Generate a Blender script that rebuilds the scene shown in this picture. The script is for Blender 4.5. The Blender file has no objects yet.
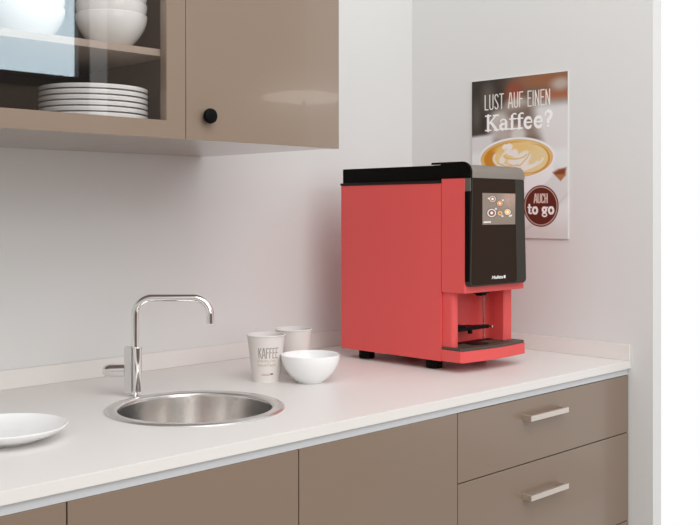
import bpy, bmesh, math
import numpy as np
from mathutils import Vector, Matrix

S = 0.33            # camera height above the worktop, metres; layout lengths are multiples of it
CZ = 0.90           # worktop height
PI = math.pi
C = bpy.context.scene.collection
def Z(d): return CZ + d * S
def P(x, y, d): return Vector((x * S, y * S, Z(d)))

# ------------------------------------------------------------------ materials
def srgb(r, g, b):
    f = lambda c: c / 12.92 if c <= .04045 else ((c + .055) / 1.055) ** 2.4
    return (f(r / 255), f(g / 255), f(b / 255), 1)
def mat(name, col, rough=.5, metal=0, spec=.5, coat=0, coat_rough=.05, emis=None, estr=0, noise=0, nscale=40, bump=0, bscale=200, aniso=0, trans=0):
    m = bpy.data.materials.new(name); m.use_nodes = True
    nt = m.node_tree; b = nt.nodes['Principled BSDF']
    b.inputs['Base Color'].default_value = col
    b.inputs['Roughness'].default_value = rough
    b.inputs['Metallic'].default_value = metal
    b.inputs['Specular IOR Level'].default_value = spec
    b.inputs['Coat Weight'].default_value = coat
    b.inputs['Coat Roughness'].default_value = coat_rough
    if aniso: b.inputs['Anisotropic'].default_value = aniso
    if emis: b.inputs['Emission Color'].default_value = emis; b.inputs['Emission Strength'].default_value = estr
    tc = nt.nodes.new('ShaderNodeTexCoord')
    if noise:
        n = nt.nodes.new('ShaderNodeTexNoise'); n.inputs['Scale'].default_value = nscale; n.inputs['Detail'].default_value = 4
        r = nt.nodes.new('ShaderNodeMapRange'); r.inputs['To Min'].default_value = 1 - noise; r.inputs['To Max'].default_value = 1 + noise
        x = nt.nodes.new('ShaderNodeVectorMath'); x.operation = 'SCALE'; x.inputs[0].default_value = col[:3]
        nt.links.new(tc.outputs['Object'], n.inputs['Vector']); nt.links.new(n.outputs['Fac'], r.inputs['Value'])
        nt.links.new(r.outputs[0], x.inputs['Scale']); nt.links.new(x.outputs[0], b.inputs['Base Color'])
    if bump:
        n = nt.nodes.new('ShaderNodeTexNoise'); n.inputs['Scale'].default_value = bscale; n.inputs['Detail'].default_value = 3
        k = nt.nodes.new('ShaderNodeBump'); k.inputs['Strength'].default_value = bump; k.inputs['Distance'].default_value = .001
        nt.links.new(tc.outputs['Object'], n.inputs['Vector']); nt.links.new(n.outputs['Fac'], k.inputs['Height'])
        nt.links.new(k.outputs[0], b.inputs['Normal'])
    return m
def attr_mat(name, rough=.4, spec=.4, estr=0):
    m = bpy.data.materials.new(name); m.use_nodes = True
    nt = m.node_tree; b = nt.nodes['Principled BSDF']
    a = nt.nodes.new('ShaderNodeAttribute'); a.attribute_name = 'print'
    nt.links.new(a.outputs['Color'], b.inputs['Base Color'])
    b.inputs['Roughness'].default_value = rough; b.inputs['Specular IOR Level'].default_value = spec
    if estr:
        nt.links.new(a.outputs['Color'], b.inputs['Emission Color']); b.inputs['Emission Strength'].default_value = estr
    return m
def glass_mat(name, refl=.2, tint=(.85, .86, .86, 1)):
    m = bpy.data.materials.new(name); m.use_nodes = True
    nt = m.node_tree; nt.nodes.clear()
    o = nt.nodes.new('ShaderNodeOutputMaterial'); mx = nt.nodes.new('ShaderNodeMixShader')
    t = nt.nodes.new('ShaderNodeBsdfTransparent'); t.inputs[0].default_value = tint
    g = nt.nodes.new('ShaderNodeBsdfGlossy'); g.inputs['Roughness'].default_value = .01
    mx.inputs[0].default_value = refl
    nt.links.new(t.outputs[0], mx.inputs[1]); nt.links.new(g.outputs[0], mx.inputs[2])
    nt.links.new(mx.outputs[0], o.inputs[0])
    return m

WALL = mat('wall_paint', (.735, .737, .730, 1), .85, spec=.2, bump=.05, bscale=350)
FLOORM = mat('floor_laminate', (.42, .38, .34, 1), .5, noise=.08, nscale=6)
TOPM = mat('worktop_laminate', (.79, .765, .742, 1), .38, spec=.35, noise=.015, nscale=300)
RAILM = mat('pale_aluminium_rail', (.62, .64, .67, 1), .45, spec=.4)
TAUPE = mat('taupe_gloss_lacquer', (.250, .185, .140, 1), .22, spec=.35, coat=.12, noise=.01, nscale=3)
TAUPE2 = mat('taupe_wall_unit_lacquer', (.265, .200, .152, 1), .16, spec=.5, coat=.25, coat_rough=.025, noise=.01, nscale=3)
CARC = mat('taupe_carcass', (.10, .076, .060, 1), .6, spec=.2)
UNDER = mat('glossy_bottom_panel', (.26, .21, .18, 1), .12, spec=.6)
CARCW = mat('white_carcass', (.72, .70, .69, 1), .6, spec=.2)
SHELFM = mat('shelf_board', (.42, .34, .28, 1), .45)
RED = mat('coral_red_plastic', (.76, .088, .084, 1), .48, spec=.55, bump=.03, bscale=900)
BLACK = mat('black_plastic', (.003, .0025, .002, 1), .45, spec=.08)
BLKRIM = mat('dark_brown_plastic', (.014, .010, .008, 1), .5, spec=.25)
BROWNGL = mat('dark_glass_panel', (.026, .0125, .0075, 1), .15, spec=.06)
DGREY = mat('dark_grey_plastic', (.042, .038, .032, 1), .45, spec=.15)
MGREY = mat('mid_grey_plastic', (.12, .105, .085, 1), .5, spec=.3)
STEEL = mat('brushed_grey_metal', (.30, .262, .232, 1), .42, metal=.55, noise=.05, nscale=400)
TRAYM = mat('drip_grate_plastic', (.070, .062, .050, 1), .42, spec=.35)
CHROME = mat('chrome', (.86, .84, .83, 1), .05, metal=1)
SINKM = mat('brushed_stainless_steel', (.74, .725, .71, 1), .26, metal=.85, noise=.03, nscale=120)
HANDLE = mat('satin_nickel', (.70, .63, .57, 1), .32, metal=.8)
KNOB = mat('black_knob', (.003, .003, .003, 1), .5, spec=.08)
PORC = mat('white_porcelain', (.90, .905, .91, 1), .18, spec=.45, coat=.2)
PAPER = mat('paper_cup_inside', (.78, .75, .73, 1), .6, spec=.2)
CUPM = attr_mat('printed_paper_cup', .55, .25)
POSTERM = attr_mat('poster_print', .4, .12)
POSTEDGE = mat('poster_edge', (.75, .74, .73, 1), .5)
SCREENM = attr_mat('touch_screen', .2, .3, .25)
WHITEINK = mat('white_ink', (.9, .9, .9, 1), .5, emis=(1, 1, 1, 1), estr=0)
GLASS = glass_mat('cabinet_glass', .10, (.99, .985, .98, 1))
FRAMEW = mat('dark_window_frame', (.05, .042, .038, 1), .5)
DWALL = mat('dark_brown_wall', (.26, .21, .175, 1), .9, spec=.1)
SKYP = mat('window_pane_sky', (0, 0, 0, 1), .3, spec=.1, emis=(.64, .78, .86, 1), estr=5.0)
LAMPG = mat('lamp_diffuser', (.9, .9, .9, 1), .5, emis=(1, .96, .9, 1), estr=5)

# ------------------------------------------------------------------ mesh helpers
def link(name, me, mats, parent=None):
    o = bpy.data.objects.new(name, me); C.objects.link(o)
    for m in (mats if isinstance(mats, (list, tuple)) else [mats]): me.materials.append(m)
    if parent: o.parent = parent
    return o
def finish(bm, name, mats, parent=None, smooth=35, org=None):
    bmesh.ops.recalc_face_normals(bm, faces=bm.faces)
    me = bpy.data.meshes.new(name)
    off = Vector(parent_world(parent)) if parent else (Vector(org) if org else Vector((0, 0, 0)))
    bmesh.ops.translate(bm, verts=bm.verts, vec=-off)
    bm.to_mesh(me); bm.free()
    for p in me.polygons: p.use_smooth = smooth > 0
    if smooth: me.set_sharp_from_angle(angle=math.radians(smooth))
    o = link(name, me, mats, parent)
    if org and not parent: o.location = org
    if smooth: wn(o)
    return o
def wn(o):
    m = o.modifiers.new('weighted normals', 'WEIGHTED_NORMAL'); m.keep_sharp = True; m.weight = 100
def parent_world(p):
    v = Vector((0, 0, 0))
    while p: v += p.location; p = p.parent
    return v
def box(bm, a, b, bev=0, seg=2, mi=0):
    a = Vector(a); b = Vector(b)
    lo = Vector([min(a[i], b[i]) for i in range(3)]); hi = Vector([max(a[i], b[i]) for i in range(3)])
    t = bmesh.new(); bmesh.ops.create_cube(t, size=1)
    for v in t.verts: v.co = Vector([lo[i] + (v.co[i] + .5) * (hi[i] - lo[i]) for i in range(3)])
    if bev: bmesh.ops.bevel(t, geom=t.edges[:], offset=bev, segments=seg, profile=.6, affect='EDGES')
    for f in t.faces: f.material_index = mi
    me = bpy.data.meshes.new('tmp'); t.to_mesh(me); t.free(); bm.from_mesh(me); bpy.data.meshes.remove(me)
def hbox(bm, x0, x1, y0, y1, d0, d1, bev=0, seg=2, mi=0):
    box(bm, P(x0, y0, d0), P(x1, y1, d1), bev, seg, mi)
def lathe(bm, prof, c, n=64, mi=0, closed=False):
    rings = []
    for r, z in prof:
        if r < 1e-6: rings.append([bm.verts.new((c[0], c[1], c[2] + z))])
        else: rings.append([bm.verts.new((c[0] + r * math.cos(2 * PI * i / n), c[1] + r * math.sin(2 * PI * i / n), c[2] + z)) for i in range(n)])
    if closed: rings.append(rings[0])
    for a, b in zip(rings, rings[1:]):
        for i in range(n):
            j = (i + 1) % n
            vs = [a[i % len(a)], a[j % len(a)], b[j % len(b)], b[i % len(b)]]
            u = []
            for v in vs:
                if v not in u: u.append(v)
            if len(u) > 2:
                f = bm.faces.new(u); f.material_index = mi
def tube(bm, pts, r, n=20, cap=True, mi=0):
    pts = [Vector(p) for p in pts]; rings = []; up = None
    for i, p in enumerate(pts):
        d = (pts[min(i + 1, len(pts) - 1)] - pts[max(i - 1, 0)]).normalized()
        if up is None: up = d.orthogonal().normalized()
        up = (up - d * up.dot(d)).normalized(); s = d.cross(up)
        rr = r[i] if isinstance(r, (list, tuple)) else r
        rings.append([bm.verts.new(p + (up * math.cos(2 * PI * k / n) + s * math.sin(2 * PI * k / n)) * rr) for k in range(n)])
    for a, b in zip(rings, rings[1:]):
        for k in range(n):
            f = bm.faces.new([a[k], a[(k + 1) % n], b[(k + 1) % n], b[k]]); f.material_index = mi
    if cap:
        for q in (rings[0], rings[-1]): f = bm.faces.new(q); f.material_index = mi
def prism(bm, poly, z0, z1, mi=0, bev=0):
    t = bmesh.new()
    a = [t.verts.new((x, y, z0)) for x, y in poly]; b = [t.verts.new((x, y, z1)) for x, y in poly]
    n = len(poly)
    t.faces.new(a); t.faces.new(b)
    for i in range(n): t.faces.new([a[i], a[(i + 1) % n], b[(i + 1) % n], b[i]])
    bmesh.ops.recalc_face_normals(t, faces=t.faces)
    if bev:
        es = [e for e in t.edges if abs(e.verts[0].co.z - e.verts[1].co.z) < 1e-7]
        bmesh.ops.bevel(t, geom=es, offset=bev, segments=2, profile=.6, affect='EDGES')
    for f in t.faces: f.material_index = mi
    me = bpy.data.meshes.new('tmp'); t.to_mesh(me); t.free(); bm.from_mesh(me); bpy.data.meshes.remove(me)
def arc(cx, cy, r, a0, a1, n=8):
    return [(cx + r * math.cos(math.radians(a0 + (a1 - a0) * i / n)), cy + r * math.sin(math.radians(a0 + (a1 - a0) * i / n))) for i in range(n + 1)]
def thing(name, label, cat, loc, group=None):
    o = bpy.data.objects.new(name, None); C.objects.link(o); o.location = loc
    o.empty_display_size = .05
    o['label'] = label; o['category'] = cat
    if group: o['group'] = group
    return o
def tag(o, label, cat, group=None):
    o['label'] = label; o['category'] = cat
    if group: o['group'] = group
    return o
def structure(o): o['kind'] = 'structure'; return o
def dup(root, loc, label, group=None):
    r = root.copy(); C.objects.link(r); r.location = loc; r['label'] = label
    if group: r['group'] = group
    for ch in root.children:
        c = ch.copy(); C.objects.link(c); c.parent = r
        for g in ch.children:
            d = g.copy(); C.objects.link(d); d.parent = c
    return r
NB = bmesh.new

# ------------------------------------------------------------------ lettering as strokes (for printed surfaces)
def ell(cx, cy, rx, ry, a0, a1, n=14):
    return [(cx + rx * math.cos(math.radians(a0 + (a1 - a0) * i / n)), cy + ry * math.sin(math.radians(a0 + (a1 - a0) * i / n))) for i in range(n + 1)]
CAPS = {  # narrow hand drawn capitals, unit height
 'L': (.26, [[(.02, 1), (.02, 0), (.26, 0)]]),
 'U': (.30, [[(.02, 1), (.02, .16)] + ell(.15, .16, .13, .16, 180, 360, 8) + [(.28, .16), (.28, 1)]]),
 'S': (.28, [[(.26, .84)] + ell(.14, .82, .12, .17, 20, 180, 8) + [(.03, .7), (.25, .32)] + ell(.14, .18, .12, .17, 0, -170, 8)]),
 'T': (.30, [[(0, 1), (.30, 1)], [(.15, 1), (.15, 0)]]),
 'A': (.32, [[(.0, 0), (.12, 1), (.2, 1), (.32, 0)], [(.05, .32), (.27, .32)]]),
 'F': (.25, [[(.02, 0), (.02, 1), (.25, 1)], [(.02, .55), (.2, .55)]]),
 'E': (.26, [[(.26, 1), (.02, 1), (.02, 0), (.26, 0)], [(.02, .53), (.21, .53)]]),
 'I': (.06, [[(.03, 0), (.03, 1)]]),
 'N': (.30, [[(.02, 0), (.02, 1), (.28, 0), (.28, 1)]]),
 'C': (.27, [[(.26, .8)] + ell(.14, .84, .12, .16, 10, 180, 8) + ell(.14, .16, .12, .16, 180, 350, 8)]),
 'H': (.30, [[(.02, 0), (.02, 1)], [(.28, 0), (.28, 1)], [(.02, .5), (.28, .5)]]),
 'K': (.30, [[(.02, 0), (.02, 1)], [(.28, 1), (.03, .45)], [(.1, .6), (.30, 0)]]),
 ' ': (.16, [])}
SLAB = {  # slab serif letters: (advance, thick strokes, thin strokes)
 'K': (.86, [[(.2, 0), (.2, 1)], [(.36, .55), (.72, .02)]], [[(.04, .02), (.36, .02)], [(.04, .98), (.36, .98)], [(.22, .4), (.66, .96)], [(.52, .98), (.82, .98)], [(.58, .02), (.86, .02)]]),
 'a': (.60, [[(.42, .5), (.42, .05)], ell(.24, .2, .16, .17, 100, 260, 8)], [[(.1, .56)] + ell(.26, .52, .16, .16, 150, 0, 8), [(.42, .38), (.22, .38)], ell(.24, .2, .2, .17, 250, 360, 6), [(.42, .03), (.56, .03)]]),
 'f': (.42, [[(.18, .03), (.18, .84)]], [[(.18, .84)] + ell(.32, .84, .14, .15, 180, 50, 8), [(.04, .66), (.38, .66)], [(.04, .02), (.36, .02)]]),
 'e': (.58, [ell(.28, .34, .2, .32, 60, 300, 16)], [[(.08, .36), (.48, .36)], ell(.28, .36, .2, .3, 0, 70, 6), ell(.28, .34, .2, .32, 290, 325, 4)]),
 '?': (.50, [[(.24, .3), (.24, .42), (.36, .58)] + ell(.24, .78, .18, .2, -30, 90, 8)], [[(.24, .98), (.1, .92), (.08, .74)], [(.24, .06), (.245, .07)], [(.21, .07), (.27, .07)], [(.21, .04), (.27, .04)]]),
 't': (.42, [[(.17, .9), (.17, .14)]], [[(.03, .66), (.36, .66)], ell(.29, .14, .12, .12, 180, 320, 6)]),
 'o': (.60, [ell(.28, .34, .2, .32, 110, 250, 10), ell(.28, .34, .2, .32, -70, 70, 10)], [ell(.28, .34, .2, .32, 0, 360, 24)]),
 'g': (.58, [ell(.25, .42, .16, .22, 110, 250, 8), ell(.25, .42, .16, .22, -70, 70, 8)], [ell(.25, .42, .16, .22, 0, 360, 16), [(.36, .6), (.54, .66)], [(.14, .24), (.12, .1), (.4, .06)], ell(.26, -.1, .2, .17, 60, 400, 16)]),
 ' ': (.30, [], [])}
def strokes(text, font, x0, x1, ybase, h, wt, thin=None):
    """lay text between x0 and x1 (y grows downward), returns list of (segments, halfwidth)"""
    adv = [font[c][0] for c in text]; gap = .11 if font is CAPS else .0
    tot = sum(adv) + gap * (len(text) - 1); kx = (x1 - x0) / tot; out = []; x = 0
    for c, a in zip(text, adv):
        g = font[c]
        for li, grp in enumerate(g[1:]):
            for pl in grp:
                q = [(x0 + (x + px) * kx, ybase - py * h) for px, py in pl]
                out.append((q, wt if li == 0 else thin))
        x += a + gap
    return out
def ink(X, Y, sts):
    cov = np.zeros_like(X)
    for q, w in sts:
        for (ax, ay), (bx, by) in zip(q, q[1:]):
            dx, dy = bx - ax, by - ay; L = dx * dx + dy * dy + 1e-12
            t = np.clip(((X - ax) * dx + (Y - ay) * dy) / L, 0, 1)
            d = np.hypot(X - ax - t * dx, Y - ay - t * dy)
            cov = np.maximum(cov, np.clip((w - d) / (w * .35) + .5, 0, 1))
    return cov[..., None]
def lin(a):
    a = np.clip(a / 255., 0, 1)
    return np.where(a <= .04045, a / 12.92, ((a + .055) / 1.055) ** 2.4)
def col(*c): return np.array(c, float)
def mixc(base, c, k): return base * (1 - k) + col(*c) * k
def sstep(a, b, x):
    t = np.clip((x - a) / (b - a), 0, 1); return t * t * (3 - 2 * t)
def grid_print(name, rgb, pos, material, parent):
    """rgb (ny,nx,3) sRGB 0..255 on vertices, pos(i,j)->Vector arrays (ny,nx,3)"""
    ny, nx = rgb.shape[:2]
    off = np.array(parent_world(parent)); v = pos.reshape(-1, 3) - off
    idx = np.arange(ny * nx).reshape(ny, nx)
    f = np.stack([idx[:-1, :-1], idx[1:, :-1], idx[1:, 1:], idx[:-1, 1:]], -1).reshape(-1, 4)
    me = bpy.data.meshes.new(name); me.from_pydata(v.tolist(), [], f.tolist())
    at = me.color_attributes.new('print', 'FLOAT_COLOR', 'POINT')
    buf = np.ones((ny * nx, 4), 'f'); buf[:, :3] = lin(rgb).reshape(-1, 3)
    at.data.foreach_set('color', buf.ravel())
    for p in me.polygons: p.use_smooth = True
    return link(name, me, material, parent)

# ================================================================== ROOM
XW, YW = 6.10, 5.36           # faces of right wall and back wall
bm = NB(); hbox(bm, -5, XW + .11, YW, YW + .35, -CZ / S, 5.6); structure(finish(bm, 'wall_back', WALL, smooth=0))
bm = NB(); box(bm, (XW * S, 3.244 * S, 0), ((XW + .111) * S, YW * S, Z(5.6))); structure(finish(bm, 'wall_right', WALL, smooth=0))
FY = -6.0
bm = NB(); hbox(bm, -5, -5.3, FY, YW + .35, -CZ / S, 5.6); structure(finish(bm, 'wall_left_blocker', WALL, smooth=0))  # unseen wall added to block light from the left
bm = NB()
wx0, wx1, wd0, wd1 = 4.2, 8.145, 1 + 2.12, 5.1
for a in ((-5, wx0 - .18, -CZ / S, 6.0), (wx1 + .18, 13, -CZ / S, 6.0), (wx0 - .18, wx1 + .18, -CZ / S, wd0 - .2), (wx0 - .18, wx1 + .18, wd1 + .2, 6.0)):
    hbox(bm, a[0], a[1], FY, FY - .3, a[2], a[3])
structure(finish(bm, 'wall_front', DWALL, smooth=0))
bm = NB()
hbox(bm, wx0 - .18, wx0, FY + .03, FY - .25, wd0 - .2, wd1 + .2); hbox(bm, wx1, wx1 + .18, FY + .03, FY - .25, wd0 - .2, wd1 + .2)
hbox(bm, wx0, wx1, FY + .03, FY - .25, wd0 - .2, wd0); hbox(bm, wx0, wx1, FY + .03, FY - .25, wd1, wd1 + .2)
w = structure(finish(bm, 'window_1', FRAMEW, smooth=0))
bm = NB(); hbox(bm, wx0, wx1, FY - .10, FY - .14, wd0, wd1); finish(bm, 'pane', SKYP, w, smooth=0)
bm = NB(); hbox(bm, -5.3, XW + .11, -6.3, YW + .35, -CZ / S - .2, -CZ / S); hbox(bm, XW + .11, 13, -6.3, -.5, -CZ / S - .2, -CZ / S)
structure(finish(bm, 'floor', FLOORM, smooth=0))

bm = NB(); hbox(bm, wx1 + .195, wx1 + .50, FY + .05, FY + .001, -CZ / S, 6.0); structure(finish(bm, 'trim_1', WALL, smooth=0))
# ================================================================== BASE UNITS + WORKTOP
YF = 3.405; YD = 3.42
SX, SY, SR = 3.060, 4.156, .455        # sink centre and rim radius
bm = NB(); hbox(bm, .72, XW - .002, YF, YW - .002, -.0525, 0, .0015)
top = finish(bm, 'countertop', TOPM, smooth=30)
bm = NB(); lathe(bm, [(0, -.1), (.40 * S, -.1), (.40 * S, .1), (0, .1)], P(SX, SY, 0), 96)
cut = finish(bm, 'cutter', TOPM)
mo = top.modifiers.new('b', 'BOOLEAN'); mo.object = cut; mo.operation = 'DIFFERENCE'; mo.solver = 'EXACT'
bpy.context.view_layer.update()
me2 = bpy.data.meshes.new_from_object(top.evaluated_get(bpy.context.evaluated_depsgraph_get()))
top.modifiers.clear(); top.data = me2; me2.name = 'countertop'; wn(top)
bpy.data.objects.remove(cut)
tag(top, 'pale beige worktop running along the wall into the corner', 'countertop')
SPH = .109
bm = NB(); hbox(bm, .72, XW - .022, YW - .022, YW - .002, .0005, SPH, .001); finish(bm, 'backsplash', TOPM, top)
bm = NB(); hbox(bm, XW - .022, XW - .002, YF, YW - .002, .0005, SPH, .001); finish(bm, 'backsplash', TOPM, top)

def handle(parent, x0, x1, d, nm='handle'):
    bm = NB(); y0 = 3.3575
    hbox(bm, x0, x1, y0, y0 + .018, d - .016, d + .016, .0006)
    hbox(bm, x0, x0 + .022, y0 + .016, YD + .0005, d - .016, d + .016, .0005)
    hbox(bm, x1 - .022, x1, y0 + .016, YD + .0005, d - .016, d + .016, .0005)
    return finish(bm, nm, HANDLE, parent)
G = .006
BOT = -CZ / S + .30
def base_unit(x0, x1, label, drawers=None):
    t = thing('base_cabinet', label, 'cabinet', P((x0 + x1) / 2, 4.4, -CZ / S))
    bm = NB(); th = .05; yi = YD + .058; yb = YW - .03
    hbox(bm, x0 + .003, x0 + th, yi, yb, BOT, -.50); hbox(bm, x1 - th, x1 - .003, yi, yb, BOT, -.50)
    hbox(bm, x0 + .003, x0 + th, yi, 3.70, -.50, -.055); hbox(bm, x1 - th, x1 - .003, yi, 3.70, -.50, -.055)
    hbox(bm, x0 + .003, x0 + th, 4.64, yb, -.50, -.055); hbox(bm, x1 - th, x1 - .003, 4.64, yb, -.50, -.055)
    hbox(bm, x0 + th, x1 - th, yi, yb, BOT, BOT + th); hbox(bm, x0 + th, x1 - th, yb - .02, yb, BOT + th, -.055)
    finish(bm, 'carcass', CARC, t, smooth=0)
    bm = NB(); hbox(bm, x0 + .01, x1 - .01, YD + .2, YD + .25, -CZ / S + .002, BOT - .001)
    finish(bm, 'plinth', CARC, t, smooth=0)
    bm = NB(); hbox(bm, x0, x1, YD + .006, YD + .058, -.0940, -.0530); finish(bm, 'top_rail', RAILM, t, smooth=0)
    if drawers:
        for i, (a, b, hd) in enumerate(drawers):
            bm = NB(); hbox(bm, x0 + G / 2, x1 - G / 2, YD, YD + .052, b + G / 2, a - G / 2, .0012); dr = finish(bm, 'drawer', TAUPE, t)
            handle(dr, 4.871, 5.269, hd)
    else:
        bm = NB(); hbox(bm, x0 + G / 2, x1 - G / 2, YD, YD + .052, BOT, -.0955, .0012); finish(bm, 'door', TAUPE, t)
    return t
base_unit(.742, 1.922, 'glossy taupe base cabinet cut off by the lower left edge of the photo')
base_unit(1.922, 3.102, 'glossy taupe base cabinet directly below the round sink')
base_unit(3.102, 4.266, 'glossy taupe base cabinet between sink cabinet and drawers')
base_unit(4.266, XW - .004, 'glossy taupe drawer cabinet with bar handles beside the right wall',
          [(-.0947, -.481, -.206), (-.481, -1.0736, -.671), (-1.0736, BOT, -1.30)])

# ================================================================== WALL UNITS
YU = 4.063; UD0 = 1.360; UD1 = 3.50; DT = .055
def wall_unit(x0, x1, label, carc, glass):
    t = thing('wall_cabinet', label, 'cabinet', P((x0 + x1) / 2, 4.7, UD0))
    bm = NB(); th = .05; yi = YU + DT; yb = YW - .004; b0 = UD0 + (.03 if glass else 0)
    b0 = UD0 + .012
    hbox(bm, x0 + .002, x0 + th, yi, yb, b0 + .006, UD1); hbox(bm, x1 - th, x1 - .002, yi, yb, b0 + .006, UD1)
    hbox(bm, x0 + th, x1 - th, yi, yb, b0 + .006, b0 + th); hbox(bm, x0 + th, x1 - th, yi, yb, UD1 - th, UD1)
    hbox(bm, x0 + th, x1 - th, yb - .02, yb, b0 + th, UD1 - th)
    finish(bm, 'carcass', carc, t, smooth=0)
    bm = NB(); hbox(bm, x0 + .0005, x1 - .0005, yi, yb, b0 - .008, b0 + .0055); finish(bm, 'bottom_panel', UNDER, t, smooth=0)
    if glass:
        bm = NB(); fw, fb = .113, .086
        hbox(bm, x0 + G / 2, x0 + fw, YU, yi - .003, UD0, UD1); hbox(bm, x1 - fw, x1 - G / 4, YU, yi - .003, UD0, UD1)
        hbox(bm, x0 + fw, x1 - fw, YU, yi - .003, UD0, UD0 + fb); hbox(bm, x0 + fw, x1 - fw, YU, yi - .003, UD1 - fb, UD1)
        d = finish(bm, 'door', TAUPE2, t, smooth=0)
        bm = NB(); hbox(bm, x0 + fw - .01, x1 - fw + .01, YU + .014, YU + .026, UD0 + fb - .01, UD1 - fb + .01)
        finish(bm, 'glass_pane', GLASS, d, smooth=0)
        bm = NB(); hbox(bm, x0 + th + .001, x1 - th - .001, 4.122, yb - .021, 1.799 - .035, 1.799, .001); sh = finish(bm, 'shelf', SHELFM, t)
    else:
        bm = NB(); hbox(bm, x0 + G / 4, x1, YU, yi - .003, UD0, UD1, .001); d = finish(bm, 'door', TAUPE2, t)
        bm = NB(); c = P(3.056, YU, 1.481)
        prof = [(.0, -.052), (.028, -.052), (.036, -.047), (.038, -.040), (.038, -.030), (.034, -.022), (.018, -.016), (.017, 0)]
        lathe(bm, [(r * S, z * S) for r, z in prof], (0, 0, 0), 40)
        bmesh.ops.rotate(bm, verts=bm.verts, cent=(0, 0, 0), matrix=Matrix.Rotation(-PI / 2, 3, 'X'))
        bmesh.ops.translate(bm, verts=bm.verts, vec=c)
        finish(bm, 'knob', KNOB, d)
    return t
wall_unit(.80, 2.931, 'taupe wall cabinet with glass door showing white crockery', CARC, True)
wall_unit(2.933, 3.994, 'taupe wall cabinet with solid glossy door and black round knob', CARCW, False)

# ================================================================== CROCKERY
def bowl_mesh():
    R, H = .1735, .1615
    pr = [(0, .004), (.060, .004), (.066, 0), (.076, 0), (.080, .006)]
    n = 14
    for i in range(1, n + 1):
        a = i / n * PI / 2
        pr.append((.082 + (R - .082) * math.sin(a) ** 1.6, .008 + (H - .008) * (1 - math.cos(a)) ** .9))
    pr += [(R - .003, H + .0025), (R - .007, H)]
    for i in range(n - 1, -1, -1):
        a = i / n * PI / 2
        pr.append((max(.0, (.076 + (R - .084) * math.sin(a) ** 1.6)), .020 + (H - .022) * (1 - math.cos(a)) ** .9))
    pr.append((0, .018))
    bm = NB(); lathe(bm, [(r * S, z * S) for r, z in pr], (0, 0, 0), 72); return bm
def plate_mesh(R=.264, H=.062, lip=0):
    pr = [(0, .003), (.120, .003), (.125, 0), (.140, 0), (.145, .006), (R * .78, H * .42), (R * .93, H * .75), (R - .003, H * .96 - lip), (R, H + .003 - lip * .5), (R, H + .003), (R - .005, H + .006),
          (R * .92, H * .84), (R * .77, H * .52), (.150, .018), (.13, .013), (0, .012)]
    bm = NB(); lathe(bm, [(r * S, z * S) for r, z in pr], (0, 0, 0), 96); return bm
bowl = finish(bowl_mesh(), 'bowl', PORC, smooth=50); bowl.location = P(4.004, 4.312, .0015)
tag(bowl, 'white porcelain bowl on the worktop beside the paper cups', 'bowl')
def copy_mesh(o, loc, label, group):
    c = o.copy(); C.objects.link(c); c.location = loc; c['label'] = label; c['group'] = group; return c
ORD = ['bottom bowl', 'middle bowl', 'top bowl']
shz = 1.7995
for i in range(3):
    copy_mesh(bowl, P(2.655, 4.295, shz + i * .054), 'white bowl in the right shelf stack behind glass, %s' % ORD[i], 'bowls stacked on the right of the cabinet shelf')
for i in range(3):
    copy_mesh(bowl, P(2.272, 4.41, shz + i * .054), 'white bowl in the left shelf stack behind glass, %s' % ORD[i], 'bowls stacked on the left of the cabinet shelf')
plate = finish(plate_mesh(), 'plate', PORC, smooth=50); plate.location = P(2.035, 4.15, .0015)
tag(plate, 'white plate lying alone on the worktop left of the sink', 'plate')
pm = finish(plate_mesh(.263, .040, .012), 'plate', PORC, smooth=50)
PO = ['bottom', 'second from bottom', 'third from bottom', 'third from top', 'second from top', 'top']
pb = UD0 + .012 + .05 + .0008
for i in range(6):
    loc = P(2.598, 4.365, pb + i * .0270)
    lb = 'white plate in the stack at the bottom of glass cabinet, %s plate' % PO[i]
    if i == 0: pm.location = loc; tag(pm, lb, 'plate', 'plates stacked in the glass cabinet')
    else: copy_mesh(pm, loc, lb, 'plates stacked in the glass cabinet')

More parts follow.
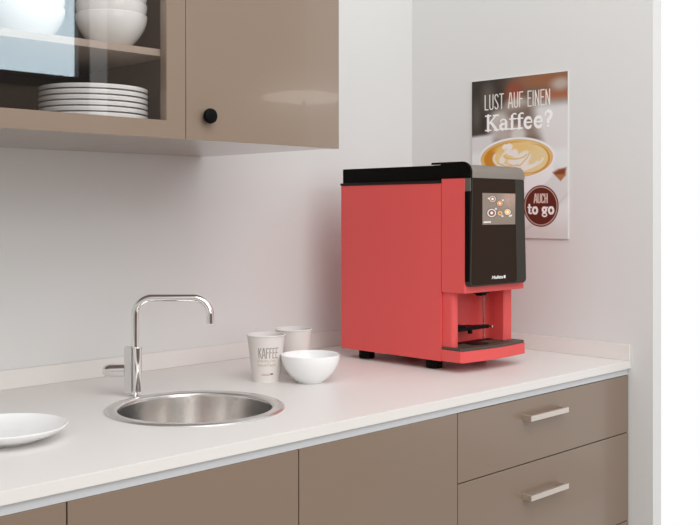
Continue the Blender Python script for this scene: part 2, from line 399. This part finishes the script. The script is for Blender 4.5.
# paper cups
def cup(x, y, label, printed, yaw):
    t = thing('paper_cup', label, 'cup', P(x, y, 0))
    H, r0, r1 = .268, .080, .1115
    nx, ny = 480, 150
    a = np.linspace(0, 2 * PI, nx); q = np.linspace(0, 1, ny)
    A, Q = np.meshgrid(a, q)
    rad = r0 + (r1 - r0) * Q
    # angle measured from direction facing the viewer's side, text runs left to right
    ang = (A - PI)
    X = ang * .097; Y = Q * H
    rgb = np.ones(A.shape + (3,)) * col(225, 218, 214)
    if printed:
        sts = strokes('KAFFEE', CAPS, -.046, .070, -.142, .058, .0026)
        rgb = mixc(rgb, (112, 104, 98), ink(X, -Y, sts) * .65)
        import random; rr = random.Random(4)
        s2 = []
        for row, yy in ((0, .118), (1, .093)):
            xx = -.056
            while xx < .058:
                k = rr.uniform(.004, .008); s2.append(([(xx, -yy), (xx, -yy - .016 + .006 * rr.random())], .0016)); s2.append(([(xx, -yy - .016 * rr.random()), (xx + k, -yy - .016 * rr.random())], .0016)); xx += k + .003
        rgb = mixc(rgb, (175, 152, 140), ink(X, -Y, s2) * .55)
        s3 = [([(-.030 + i * .0085, -.040), (-.030 + i * .0085, -.049)], .0018) for i in range(7)] + [([(-.030, -.040), (.022, -.040)], .0014)]
        rgb = mixc(rgb, (160, 130, 120), ink(X, -Y, s3) * .7)
        rgb = mixc(rgb, (70, 45, 45), ink(X, -Y, [([(.030, -.047), (.042, -.047)], .004)]) * .9)
    c = P(x, y, 0)
    pos = np.stack([c.x + rad * S * np.cos(ang + yaw), c.y + rad * S * np.sin(ang + yaw), c.z + (.004 + Q * H) * S], -1)
    grid_print('sleeve', rgb, pos, CUPM, t)
    bm = NB()
    rb = r0 - .004; rt = r1 - .004
    pr = [(0, .012), (rb - .002, .012), (rb, .014), (rt, H - .002), (r1 - .003, H + .001)]
    # rolled rim
    for i in range(9):
        b = PI - i / 8 * 2 * PI * .8
        pr.append((r1 + .0005 + .0042 * math.cos(b), H + .0045 + .0042 * math.sin(b)))
    lathe(bm, [(r * S, z * S) for r, z in pr], c, 64); finish(bm, 'rim', PAPER, t, smooth=60)
    bm = NB(); lathe(bm, [(0, .008), (r0 - .006, .008), (r0 - .005, .0002), (r0 + .0005, .0002), (r0 + .0012, .005), (r0 + .0008, .009)], (0, 0, 0), 64)
    for v in bm.verts: v.co = Vector((v.co.x * S, v.co.y * S, v.co.z * S)) + c
    finish(bm, 'base', PAPER, t, smooth=40)
    return t
view = math.atan2(-4.536, -3.852)
cup(3.852, 4.536, 'white paper coffee cup printed KAFFEE in front of the plain cup', True, view + .03)
cup(4.156, 4.632, 'white paper coffee cup partly hidden behind printed cup and bowl', False, view)

# ================================================================== SINK + TAP
sk = thing('sink', 'round stainless steel sink set into the worktop', 'sink', P(SX, SY, 0))
c = P(SX, SY, 0)
bm = NB(); pr = [(SR, .0004), (SR, .004), (SR - .012, .011), (SR - .035, .010), (.400, .009), (.392, .004), (.388, -.004), (.388, -.02)]
lathe(bm, [(r * S, z * S) for r, z in pr], c, 128); finish(bm, 'rim', SINKM, sk, smooth=60)
bm = NB(); pr = [(.3885, .0), (.386, -.05), (.378, -.30), (.355, -.38), (.30, -.415), (.10, -.43), (.09, -.44), (.0, -.44)]
lathe(bm, [(r * S, z * S) for r, z in pr], c, 128); finish(bm, 'basin', mat('basin_steel', (.88, .86, .84, 1), .19, metal=1, noise=.03, nscale=60), sk, smooth=60)
bm = NB(); pr = [(0, -.425), (.05, -.425), (.06, -.428), (.095, -.424), (.1, -.43)]
lathe(bm, [(r * S, z * S) for r, z in pr], c, 48); finish(bm, 'drain', CHROME, sk, smooth=60)

FX, FYY = 3.02, 4.650
tp = thing('faucet', 'chrome swivel tap with squared spout behind the sink', 'faucet', P(FX, FYY, 0))
R_ = Vector((.7054, -.7088, 0)) * S          # the direction the spout swings out to
B_ = P(FX, FYY, 0)
def FP(a, d): return B_ + R_ * a + Vector((0, 0, d * S))
HB = lambda r, z: (r * S, z * S)
bm = NB(); lathe(bm, [HB(*q) for q in [(0, .0005), (.034, .0005), (.035, .006), (.028, .010), (.0185, .012), (.0185, .03), (0, .03)]], B_, 40)
finish(bm, 'base', CHROME, tp, smooth=50)
bm = NB(); lathe(bm, [HB(*q) for q in [(0, .026), (.025, .026), (.0265, .029), (.0265, .264), (.025, .267), (0, .267)]], FP(.010, 0), 40)
finish(bm, 'body', CHROME, tp, smooth=50)
hz = .533; RC = .092; xe = .408; TR = .0205
path = [FP(0, .26), FP(0, .38)] + [FP(RC - RC * math.cos(a), hz - RC + RC * math.sin(a)) for a in [i / 12 * PI / 2 for i in range(13)]]
path += [FP(xe - RC + RC * math.sin(a), hz - RC + RC * math.cos(a)) for a in [i / 12 * PI / 2 for i in range(13)]] + [FP(xe, .396)]
bm = NB(); tube(bm, path, [.0185 * S] * 2 + [TR * S] * (len(path) - 2), 24, cap=False)
tube(bm, [FP(xe, .396), FP(xe, .3965), FP(xe, .41)], [TR * S, (TR - .005) * S, (TR - .005) * S], 24)
finish(bm, 'spout', CHROME, tp, smooth=50)
t2 = NB(); bmesh.ops.create_cube(t2, size=1)
for v in t2.verts: v.co = Vector((v.co.x * .040 * S, v.co.y * .05 * S, v.co.z * .246 * S))
bmesh.ops.bevel(t2, geom=t2.edges[:], offset=.001, segments=2, affect='EDGES')
bmesh.ops.rotate(t2, verts=t2.verts, cent=(0, 0, 0), matrix=Matrix.Rotation(-PI / 4, 3, 'Z'))
bmesh.ops.translate(t2, verts=t2.verts, vec=FP(-.034, .147))
finish(t2, 'mounting_block', mat('satin_chrome', (.78, .77, .76, 1), .3, metal=.9), tp)
bm = NB()
hp = [(-.176, .004), (-.174, .014), (-.168, .023), (-.156, .030), (-.135, .0345), (-.052, .0345)]
tube(bm, [FP(a, .141) for a, r in hp], [r * S for a, r in hp], 28); finish(bm, 'lever', CHROME, tp, smooth=50)

# ================================================================== COFFEE MACHINE
cm = thing('coffee_machine', 'red and black fully automatic coffee machine with touch screen', 'coffee machine', P(5.17, 4.37, 0))
X0, X1 = 4.85, 5.499
def part(name, fn, m, smooth=35, parent=cm):
    bm = NB(); fn(bm); return finish(bm, name, m, parent, smooth)
bd = part('body', lambda b: hbox(b, X0, X1, 4.0225, 4.914, .0624, 1.180, .0012), RED)
def frontplan():
    return None
def fh(b):
    # upper head, the two pillars and the niche between them
    hbox(b, X0, 5.474, 3.832, 4.020, .4965, 1.209, .0025, 3)
    sc = lambda pl: [(x * S, y * S) for x, y in pl]
    poly = [(X0, 4.020), (X0, 3.965)] + arc(X0 + .030, 3.955, .030, 180, 265, 8) + arc(4.915 - .012, 3.937, .012, -90, 0, 4)
    poly += [(4.915, 4.008), (4.915, 4.020)]
    poly = [(X0 + .0, 4.020)] + poly[1:]
    pts = [(X0, 4.26), (X0 + .0, 4.0205)]
    pts = [(X0 + .016, 4.0195)] + arc(X0 + .046, 3.962, .030, 180, 262, 8) + arc(4.905, 3.944, .010, -80, 0, 4) + [(4.915, 4.019)]
    prism(b, sc(pts), Z(.1385), Z(.4975))
    pts = [(5.392, 4.019)] + arc(5.402, 3.944, .010, 180, 262, 4) + arc(X1 - .032, 3.964, .030, -85, 0, 8) + [(X1, 4.0195)]
    prism(b, sc(pts), Z(.1385), Z(.4975))
fhp = part('front_housing', fh, RED)
# niche liner reaching back into the body
def niche(b):
    inner = [(4.915, 4.018)] + [(4.915, 4.06)] + arc(4.945, 4.075, .030, 180, 90, 6) + arc(5.332, 4.045, .060, 90, 0, 10) + [(5.392, 4.018)]
    out = [(5.42, 4.018), (5.42, 4.13), (4.89, 4.13), (4.89, 4.018)]
    prism(b, [(x * S, y * S) for x, y in inner + out], Z(.1385), Z(.4975))
# open the body where the niche goes in
bm = NB(); hbox(bm, 4.889, 5.421, 4.0, 4.131, .138, .498); cut = finish(bm, 'cutter', RED)
mo = bd.modifiers.new('b', 'BOOLEAN'); mo.object = cut; mo.operation = 'DIFFERENCE'; mo.solver = 'EXACT'
bpy.context.view_layer.update()
me2 = bpy.data.meshes.new_from_object(bd.evaluated_get(bpy.context.evaluated_depsgraph_get())); bd.modifiers.clear(); bd.data = me2; wn(bd)
bpy.data.objects.remove(cut)
part('dispensing_niche', niche, RED)

# drip tray
def trayplan(off=0):
    p = [(X0 + off, 4.0195 - off), (X0 + off, 3.868 + off)]
    for i in range(0, 15):
        f = i / 14; x = X0 + .014 + off + (X1 - .004 - X0 - .014 - 2 * off) * f
        p.append((x, 3.850 - .010 * f - .026 * math.sin(PI * f) ** 1.2 + off))
    p += [(X1 - off, 3.846 + off), (X1 - off, 4.0195 - off)]
    return [(x * S, y * S) for x, y in p]
dt = part('drip_tray', lambda b: prism(b, trayplan(), Z(.066), Z(.1375), bev=.001), RED)
def grate(b):
    prism(b, trayplan(.004), Z(.1378), Z(.1555), bev=.0008)
    for k in range(7):
        x = 5.02 + k * .055
        hbox(b, x, x + .02, 3.87, 3.93, .1555, .158, .0003)
gr = part('drip_grate', grate, TRAYM, parent=dt)
def well(b):
    lathe(b, [(r * S, z * S) for r, z in [(0, 0), (.075, 0), (.078, .003), (.070, .005), (0, .004)]], (0, 0, 0), 40)
    bmesh.ops.translate(b, verts=b.verts, vec=P(5.13, 3.955, .156))
part('grate_well', well, BLACK, parent=gr)
def edge(b):
    hbox(b, 4.92, 5.388, 4.019, 4.068, .139, .158, .001)
part('splash_edge', edge, BLACK, parent=dt)

# nozzle
def noz(b):
    hbox(b, 5.128, 5.212, 3.915, 3.985, .474, .4965, .001); hbox(b, 5.14, 5.20, 3.93, 3.975, .462, .476, .001)
part('spout', noz, BLACK)
# folding cup rest
def rest(b):
    pts = [(4.93, 4.00), (4.93, 3.955)] + arc(5.25, 3.975, .022, -90, 90, 8) + [(5.18, 4.02), (4.98, 4.03)]
    prism(b, [(x * S, y * S) for x, y in pts], Z(.245), Z(.266), bev=.001)
    hbox(b, 4.93, 5.03, 3.965, 4.07, .262, .280, .002); hbox(b, 5.06, 5.085, 3.955, 3.975, .222, .248, .001)
    hbox(b, 5.10, 5.20, 4.0, 4.08, .247, .262, .001)
cr = part('cup_rest', rest, BLACK)
def pin(b):
    tube(b, [P(5.268, 3.955, .256), P(5.268, 3.935, .256)], .007 * S, 16)
part('pin', pin, CHROME, parent=cr)

part('corner_glint', lambda b: tube(b, [P(5.372, 4.082, .14), P(5.372, 4.082, .4965)], .0045 * S, 12), CHROME)  # thin chrome rod standing in for the highlight along the niche corner
# lid and cap
part('seal_strip', lambda b: hbox(b, X0 - .004, X1 + .004, 4.024, 4.918, 1.1805, 1.197, .0008), BLKRIM)
part('hopper_lid', lambda b: hbox(b, X0 + .008, X1 - .008, 4.028, 4.905, 1.1972, 1.294, .0015), BLACK)
def prof_x(b, pts, x0, x1, mi=0):
    t = bmesh.new(); A = [t.verts.new((x0 * S, y * S, Z(d))) for y, d in pts]; Bv = [t.verts.new((x1 * S, y * S, Z(d))) for y, d in pts]; n = len(pts)
    t.faces.new(A); t.faces.new(Bv)
    for i in range(n): t.faces.new([A[i], A[(i + 1) % n], Bv[(i + 1) % n], Bv[i]])
    me = bpy.data.meshes.new('tmp'); t.to_mesh(me); t.free(); b.from_mesh(me); bpy.data.meshes.remove(me)
def cheek(b):
    pts = [(4.10, 1.2095), (4.10, 1.305), (4.095, 1.311)] + [(y, d) for y, d in arc(3.855, 1.243, .068, 90, 180, 10)] + [(3.787, 1.2095)]
    prof_x(b, [(4.0235, 1.2095)] + [(4.0235, 1.298), (4.10, 1.298)] + pts[1:], X0 - .001, X0 + .018)
    prof_x(b, [(4.0235, 1.2095)] + [(4.0235, 1.2945), (4.10, 1.2955)] + [(3.90, 1.297), (3.87, 1.290), (3.87, 1.2095)], X0 + .018, X1 - .006)
part('cap', cheek, BLACK)
def cap(b):
    pts = [(3.868, 1.2105), (3.868, 1.292)] + arc(3.840, 1.244, .048, 90, 180, 10) + [(3.792, 1.2105)]
    t = bmesh.new(); xs = [X0 + .0185] + [5.450 - .045 + .045 * math.sin(i / 8 * PI / 2) for i in range(9)]
    rings = []
    for i, x in enumerate(xs):
        k = 0 if i == 0 else (i - 1) / 8
        drop = .052 * (1 - math.cos(k * PI / 2)) if i else 0
        rings.append([t.verts.new((x * S, (y + (.03 * (1 - math.cos(k * PI / 2)) if y < 3.86 else 0)) * S, Z(max(1.2105, d - drop * (d - 1.2105) / .0815)))) for y, d in pts])
    for A, Bv in zip(rings, rings[1:]):
        for i in range(len(pts)): t.faces.new([A[i], A[(i + 1) % len(pts)], Bv[(i + 1) % len(pts)], Bv[i]])
    t.faces.new(rings[0]); t.faces.new(rings[-1])
    me = bpy.data.meshes.new('tmp'); t.to_mesh(me); t.free(); b.from_mesh(me); bpy.data.meshes.remove(me)
part('metal_trim', cap, STEEL, 40)
part('hinge_plate', lambda b: hbox(b, X0 + .001, X0 + .012, 3.792, 3.8315, 1.128, 1.209, .0005), MGREY)

# control panel: rounded slab in the x-d plane
def rrect(x0, x1, d0, d1, r, n=5):
    p = []
    for cx, cy, a in ((x1 - r, d0 + r, -90), (x1 - r, d1 - r * .2, 0), (x0 + r, d1 - r * .2, 90), (x0 + r, d0 + r, 180)):
        rr = r if cy < (d0 + d1) / 2 else r * .2
        p += arc(cx, cy, rr, a, a + 90, n)
    return p
def slab(b, x0, x1, d0, d1, r, y0, y1, bev=0):
    t = bmesh.new(); pl = rrect(x0, x1, d0, d1, r)
    A = [t.verts.new((x * S, y0 * S, Z(d))) for x, d in pl]; Bv = [t.verts.new((x * S, y1 * S, Z(d))) for x, d in pl]; n = len(pl)
    fa = t.faces.new(A); t.faces.new(Bv)
    for i in range(n): t.faces.new([A[i], A[(i + 1) % n], Bv[(i + 1) % n], Bv[i]])
    bmesh.ops.recalc_face_normals(t, faces=t.faces)
    if bev: bmesh.ops.bevel(t, geom=list(fa.edges), offset=bev, segments=3, profile=.5, affect='EDGES')
    me = bpy.data.meshes.new('tmp'); t.to_mesh(me); t.free(); b.from_mesh(me); bpy.data.meshes.remove(me)
pn = part('control_panel', lambda b: slab(b, X0 + .0015, 5.443, .541, 1.2095 - .001, .030, 3.791, 3.8315, .0015), [DGREY])
# the left edge of the panel is black up to the hinge plate
part('panel_edge', lambda b: hbox(b, X0 - .0005, X0 + .0009, 3.795, 3.8312, .572, 1.127), BLACK, parent=pn)
part('glass_front', lambda b: slab(b, X0 + .012, 5.336, .549, 1.207, .024, 3.7895, 3.7915, .0003), BROWNGL, parent=pn)
# screen
sx0, sx1, sd0, sd1 = 4.971, 5.317, .921, 1.118
nx, ny = 150, 90
xs = np.linspace(0, 1, nx); ys = np.linspace(0, 1, ny); U, V = np.meshgrid(xs, ys)
rgb = np.ones(U.shape + (3,)) * col(128, 114, 103)
rgb = mixc(rgb, (168, 138, 126), (sstep(.35, .8, U) * sstep(.75, .1, V) * .8)[..., None])
def disc(rgb, cx, cy, r, c1, c2, c3, ring=True, asp=1.0):
    d = np.hypot((U - cx), (V - cy) * asp) / r
    k = lambda a, b: sstep(b, a, d)[..., None]
    rgb = mixc(rgb, (60, 50, 46), k(1.15, 1.4) * .35)
    rgb = mixc(rgb, c1, k(.98, 1.06)); rgb = mixc(rgb, c2, k(.78, .84)); rgb = mixc(rgb, c3, k(.3, .45))
    return rgb
AS = 1.12
for a in ((.30, .185, .095, (205, 195, 190), (150, 105, 90), (235, 225, 220)), (.52, .32, .085, (190, 170, 150), (215, 130, 70), (245, 225, 190)),
          (.275, .63, .125, (225, 220, 218), (120, 75, 55), (225, 205, 200)), (.53, .64, .072, (200, 190, 180), (215, 150, 50), (180, 80, 60)),
          (.76, .60, .095, (215, 205, 200), (235, 170, 70), (245, 235, 225))):
    rgb = disc(rgb, *a, asp=AS * .9)
for hx, hy in ((.19, .17), (.40, .50), (.61, .22), (.60, .73), (.87, .71), (.83, .73)):
    d = np.hypot(U - hx, V - hy); rgb = mixc(rgb, (225, 218, 214), sstep(.04, .02, d)[..., None] * .9)
pp = [([(.70 + .001 * i, .16), (.70, .28)], .008) for i in range(1)] + [([(.77, .18), (.77, .36)], .008), ([(.83, .36), (.83, .42)], .008), ([(.80, .16), (.80, .2)], .006)]
rgb = mixc(rgb, (195, 165, 152), ink(U, V, pp) * .7)
lg = [([(.04 + .028 * i, .93), (.045 + .028 * i, .90)], .008) for i in range(8)] + [([(.04, .93), (.24, .92)], .006)]
rgb = mixc(rgb, (240, 238, 235), ink(U, V, lg))
pos = np.stack([(sx0 + (sx1 - sx0) * U) * S, np.full_like(U, 3.7890 * S), CZ + (sd1 + (sd0 - sd1) * V) * S], -1)
grid_print('touch_screen', rgb, pos, SCREENM, pn)
# maker's name on the panel
def text_mesh(s, size, shear, offset=0):
    cu = bpy.data.curves.new('txt', 'FONT'); cu.body = s; cu.size = size; cu.shear = shear; cu.offset = offset; cu.extrude = .00015
    o = bpy.data.objects.new('txt', cu); C.objects.link(o); bpy.context.view_layer.update()
    me = bpy.data.meshes.new_from_object(o.evaluated_get(bpy.context.evaluated_depsgraph_get()))
    bpy.data.objects.remove(o); return me
me = text_mesh('Melitta', .0115, .25, .00022)
xsv = [v.co.x for v in me.vertices]; W = max(xsv) - min(xsv); k = (.118 * S) / W; mn = min(xsv)
b = NB(); b.from_mesh(me); bpy.data.meshes.remove(me)
for v in b.verts: v.co = Vector((5.066 * S + (v.co.x - mn) * k, 3.7888 * S - v.co.z, Z(.580) + v.co.y * .8))
box(b, P(5.192, 3.7888, .580), P(5.211, 3.7895, .598), 0)
finish(b, 'maker_lettering', WHITEINK, pn, smooth=0)
# feet
for fx in (4.937, 5.40):
    for fy in (4.15, 4.75):
        bm = NB(); lathe(bm, [(r * S, z * S) for r, z in [(0, .0015), (.050, .0015), (.054, .005), (.054, .0632), (0, .0632)]], P(fx, fy, 0), 32)
        finish(bm, 'foot', BLACK, cm)

# ================================================================== POSTER
py0, py1, pd0, pd1 = 4.740, 3.889, .8094, 1.995     # left edge (far), right edge (near)
po = thing('poster', 'coffee poster with cappuccino and white lettering on right wall', 'poster', P(XW - .004, (py0 + py1) / 2, pd0))
bm = NB(); hbox(bm, XW - .0125, XW - .0004, py0, py1, pd0, pd1, .0003); finish(bm, 'backing_board', POSTEDGE, po)
AR = (pd1 - pd0) / (py0 - py1)
nx = 330; ny = int(nx * AR)
U, V = np.meshgrid(np.linspace(0, 1, nx), np.linspace(0, 1, ny)); Y = V * AR
def blob(cx, cy, rx, ry, soft=.5, rot=0):
    c_, s_ = math.cos(rot), math.sin(rot); dx = U - cx; dy = V - cy
    a = (dx * c_ + dy * AR * s_) / rx; b_ = (-dx * s_ + dy * AR * c_) / ry
    return sstep(1 + soft, 1 - soft, np.hypot(a, b_))[..., None]
rgb = np.ones(U.shape + (3,)) * col(112, 98, 88)
rgb = mixc(rgb, (66, 58, 52), blob(.08, .12, .34, .42, .5))
rgb = mixc(rgb, (98, 90, 84), blob(.18, .12, .07, .13, .8)); rgb = mixc(rgb, (92, 84, 78), blob(.05, .22, .05, .12, .8))
rgb = mixc(rgb, (150, 102, 74), blob(.80, .03, .32, .08, .6)); rgb = mixc(rgb, (165, 105, 78), blob(.90, .13, .22, .05, .5))
rgb = mixc(rgb, (185, 168, 158), blob(.93, .07, .09, .05, .7))
rgb = mixc(rgb, (150, 80, 62), blob(.46, .10, .09, .09, .7)); rgb = mixc(rgb, (205, 195, 188), blob(.50, .185, .14, .07, .6))
rgb = mixc(rgb, (128, 112, 102), blob(.60, .26, .28, .12, .6))
rgb = mixc(rgb, (205, 198, 194), blob(.30, .27, .10, .10, .6)); rgb = mixc(rgb, (190, 180, 174), blob(.33, .33, .13, .10, .5))
rgb = mixc(rgb, (150, 132, 122), blob(.62, .33, .18, .07, .6)); rgb = mixc(rgb, (215, 210, 206), blob(.50, .36, .08, .07, .5))
rgb = mixc(rgb, (226, 224, 224), (sstep(.64, .78, U + .05 * np.sin(V * 9)) * sstep(.13, .22, V))[..., None])
rgb = mixc(rgb, (222, 221, 222), (sstep(.33, .36, V + .22 * np.clip(U - .24, 0, 1) ** 1 - .04 * (.22 - U)) * sstep(.30, .20, U))[..., None])
rgb = mixc(rgb, (232, 237, 237), sstep(.43, .49, V)[..., None])
rgb = mixc(rgb, (205, 200, 198), (sstep(.02, .0, np.abs(V - (.99 - .35 * (U - .45) - .35 * np.clip(U - .8, 0, 1)))) * .5 * sstep(.3, .6, U))[..., None])
rgb = mixc(rgb, (206, 200, 197), (sstep(.82, 1.0, V) * .5)[..., None])
# saucer shadow and cup
rgb = mixc(rgb, (214, 211, 211), blob(.52, .68, .55, .22, .15) * .45)
cx, cy, rx, ry = .478, .506, .380, .162
def e(kx, ky, ox=0, oy=0, soft=.03): return blob(cx + ox, cy + oy, rx * kx, ry * ky, soft)
rgb = mixc(rgb, (240, 241, 243), blob(cx, cy + .06, rx * 1.02, ry * 1.35, .05))
rgb = mixc(rgb, (236, 236, 238), e(1.07, 1.13)); rgb = mixc(rgb, (246, 246, 247), e(1.04, 1.10))
rgb = mixc(rgb, (205, 165, 110), e(.99, 1.01)); rgb = mixc(rgb, (238, 203, 132), e(.96, .97))
rgb = mixc(rgb, (206, 140, 46), e(.86, .90, -.02, .0, .06)); rgb = mixc(rgb, (240, 212, 150), e(.76, .84, .045, -.002, .06))
rgb = mixc(rgb, (212, 150, 62), blob(cx + .16, cy + .005, .19, .125, .05) ); rgb = mixc(rgb, (236, 214, 164), blob(cx + .135, cy + .003, .195, .122, .05))
rgb = mixc(rgb, (238, 205, 138), blob(cx - .02, cy - .06, .20, .05, .4))
WH = (244, 240, 234)
swirls = [ell(.50, .70, .26, .095, 200, 10, 20), ell(.53, .70, .20, .085, 210, 30, 18), ell(.50, .735, .20, .07, 175, 20, 16), ell(.47, .735, .12, .06, 200, 40, 14)]
swirls = [[(x, y) for x, y in q] for q in swirls]
for q in swirls: rgb = mixc(rgb, WH, ink(U, Y, [(q, .011)]) * .85)
for bl in ((.41, .432, .035, .030, .3), (.36, .430, .028, .022, -.5), (.415, .468, .060, .024, .3), (.47, .475, .035, .040, -.6), (.56, .505, .075, .055, -.5), (.50, .535, .11, .040, .1), (.50, .565, .10, .03, 0), (.33, .515, .03, .03, .4)):
    rgb = mixc(rgb, WH, blob(bl[0], bl[1], bl[2], bl[3], .25, bl[4]))
rgb = mixc(rgb, (228, 190, 118), ink(U, Y, [(ell(.47, .655, .13, .055, 160, 20, 12), .006), (ell(.42, .70, .16, .07, 150, 60, 12), .006), ([(.52, .77), (.60, .70), (.62, .66)], .006), ([(.36, .74), (.46, .77), (.52, .765)], .005)]) * .8)
# cinnamon stick / biscuit at the right
tri = lambda pts: np.minimum.reduce([((pts[(i + 1) % len(pts)][0] - pts[i][0]) * (Y - pts[i][1]) - (pts[(i + 1) % len(pts)][1] - pts[i][1]) * (U - pts[i][0])) for i in range(len(pts))])
k = sstep(-.001, .001, tri([(.855, .84), (.91, .812), (.985, .80), (.975, .86), (.93, .905)]))[..., None]
rgb = mixc(rgb, (140, 74, 52), k)
rgb = mixc(rgb, (180, 122, 78), k * sstep(.845, .865, Y)[..., None])
# badge
bx, by, br = .735, .803 * AR, .176
d = np.hypot(U - bx, Y - by)
rgb = mixc(rgb, (102, 48, 40), sstep(br + .003, br - .003, d)[..., None])
rgb = mixc(rgb, (205, 178, 168), sstep(.007, .003, np.abs(d - br * .915))[..., None] * .9)
rgb = mixc(rgb, (222, 200, 192), ink(U, Y, strokes('AUCH', CAPS, .668, .80, .782 * AR, .052 * AR, .0062)))
rgb = mixc(rgb, (250, 248, 246), ink(U, Y, strokes('to go', SLAB, .600, .872, .850 * AR, .060 * AR, .0105, .0060)))
rgb = mixc(rgb, (236, 232, 228), ink(U, Y, strokes('LUST AUF EINEN', CAPS, .145, .825, .188 * AR, .092 * AR, .0052)))
rgb = mixc(rgb, (252, 252, 252), ink(U, Y, strokes('Kaffee?', SLAB, .145, .855, .322 * AR, .096 * AR, .0135, .0066)))
pos = np.stack([np.full_like(U, (XW - .0129) * S), (py0 + (py1 - py0) * U) * S, CZ + (pd1 + (pd0 - pd1) * V) * S], -1)
grid_print('printed_sheet', rgb, pos, POSTERM, po)

# ================================================================== LAMP behind the viewer, mirrored in the cabinet door
lp = thing('floor_lamp', 'black floor lamp with a flat round shade standing near window wall', 'lamp', (10.2 * S, -3.0 * S, 0))
L0 = Vector((10.2 * S, -3.0 * S, 0)); lz = 1.23 + 1.72 * S
bm = NB(); lathe(bm, [(0, 0.0005), (.14, .0005), (.14, .018), (.02, .024), (0, .024)], L0, 48); finish(bm, 'base', BLACK, lp)
bm = NB(); tube(bm, [L0 + Vector((0, 0, .02)), L0 + Vector((0, 0, lz))], .009, 16); finish(bm, 'pole', BLACK, lp)
bm = NB(); lathe(bm, [(0, -.014), (.17, -.014), (.205, -.006), (.21, 0), (.205, .008), (.17, .016), (0, .016)], L0 + Vector((0, 0, lz)), 64); finish(bm, 'lamp_shade', LAMPG, lp)

# ================================================================== LIGHT
wd = bpy.data.worlds.new('world'); bpy.context.scene.world = wd; wd.use_nodes = True
bg = wd.node_tree.nodes['Background']; bg.inputs[0].default_value = (1, 1, 1, 1); bg.inputs[1].default_value = 1.0
def area(name, loc, target, sx, sy, power, colr=(1, .98, .96)):
    l = bpy.data.lights.new(name, 'AREA'); l.shape = 'RECTANGLE'; l.size = sx; l.size_y = sy; l.energy = power; l.color = colr
    o = bpy.data.objects.new(name, l); C.objects.link(o); o.location = loc
    o.rotation_euler = (Vector(target) - Vector(loc)).to_track_quat('-Z', 'Y').to_euler(); return o
area('overhead_fill', (.65, -.35, 2.7), (1.5, 1.6, 1.0), 1.8, 1.8, 27)  # added overhead area light
area('front_fill', (.45, -1.3, 1.6), (1.5, 1.6, 1.05), 1.6, 1.2, 18)  # added frontal fill, brightens the wall and crockery under and in the cabinets

# ================================================================== CAMERA
cam = bpy.data.cameras.new('camera'); co = bpy.data.objects.new('camera', cam); C.objects.link(co)
cam.sensor_fit = 'HORIZONTAL'; cam.sensor_width = 36; cam.lens = 36 * 1000 / 700
cam.shift_y = -(262.5 - 212) / 700
co.location = (0, 0, Z(1)); co.rotation_euler = (PI / 2, 0, math.radians(44.86 - 90))
cam.clip_start = .02
sc = bpy.context.scene; sc.camera = co
sc.view_settings.view_transform = 'Standard'; sc.view_settings.look = 'None'
sc.view_settings.exposure = 0; sc.view_settings.gamma = 1; sc.view_settings.use_curve_mapping = False
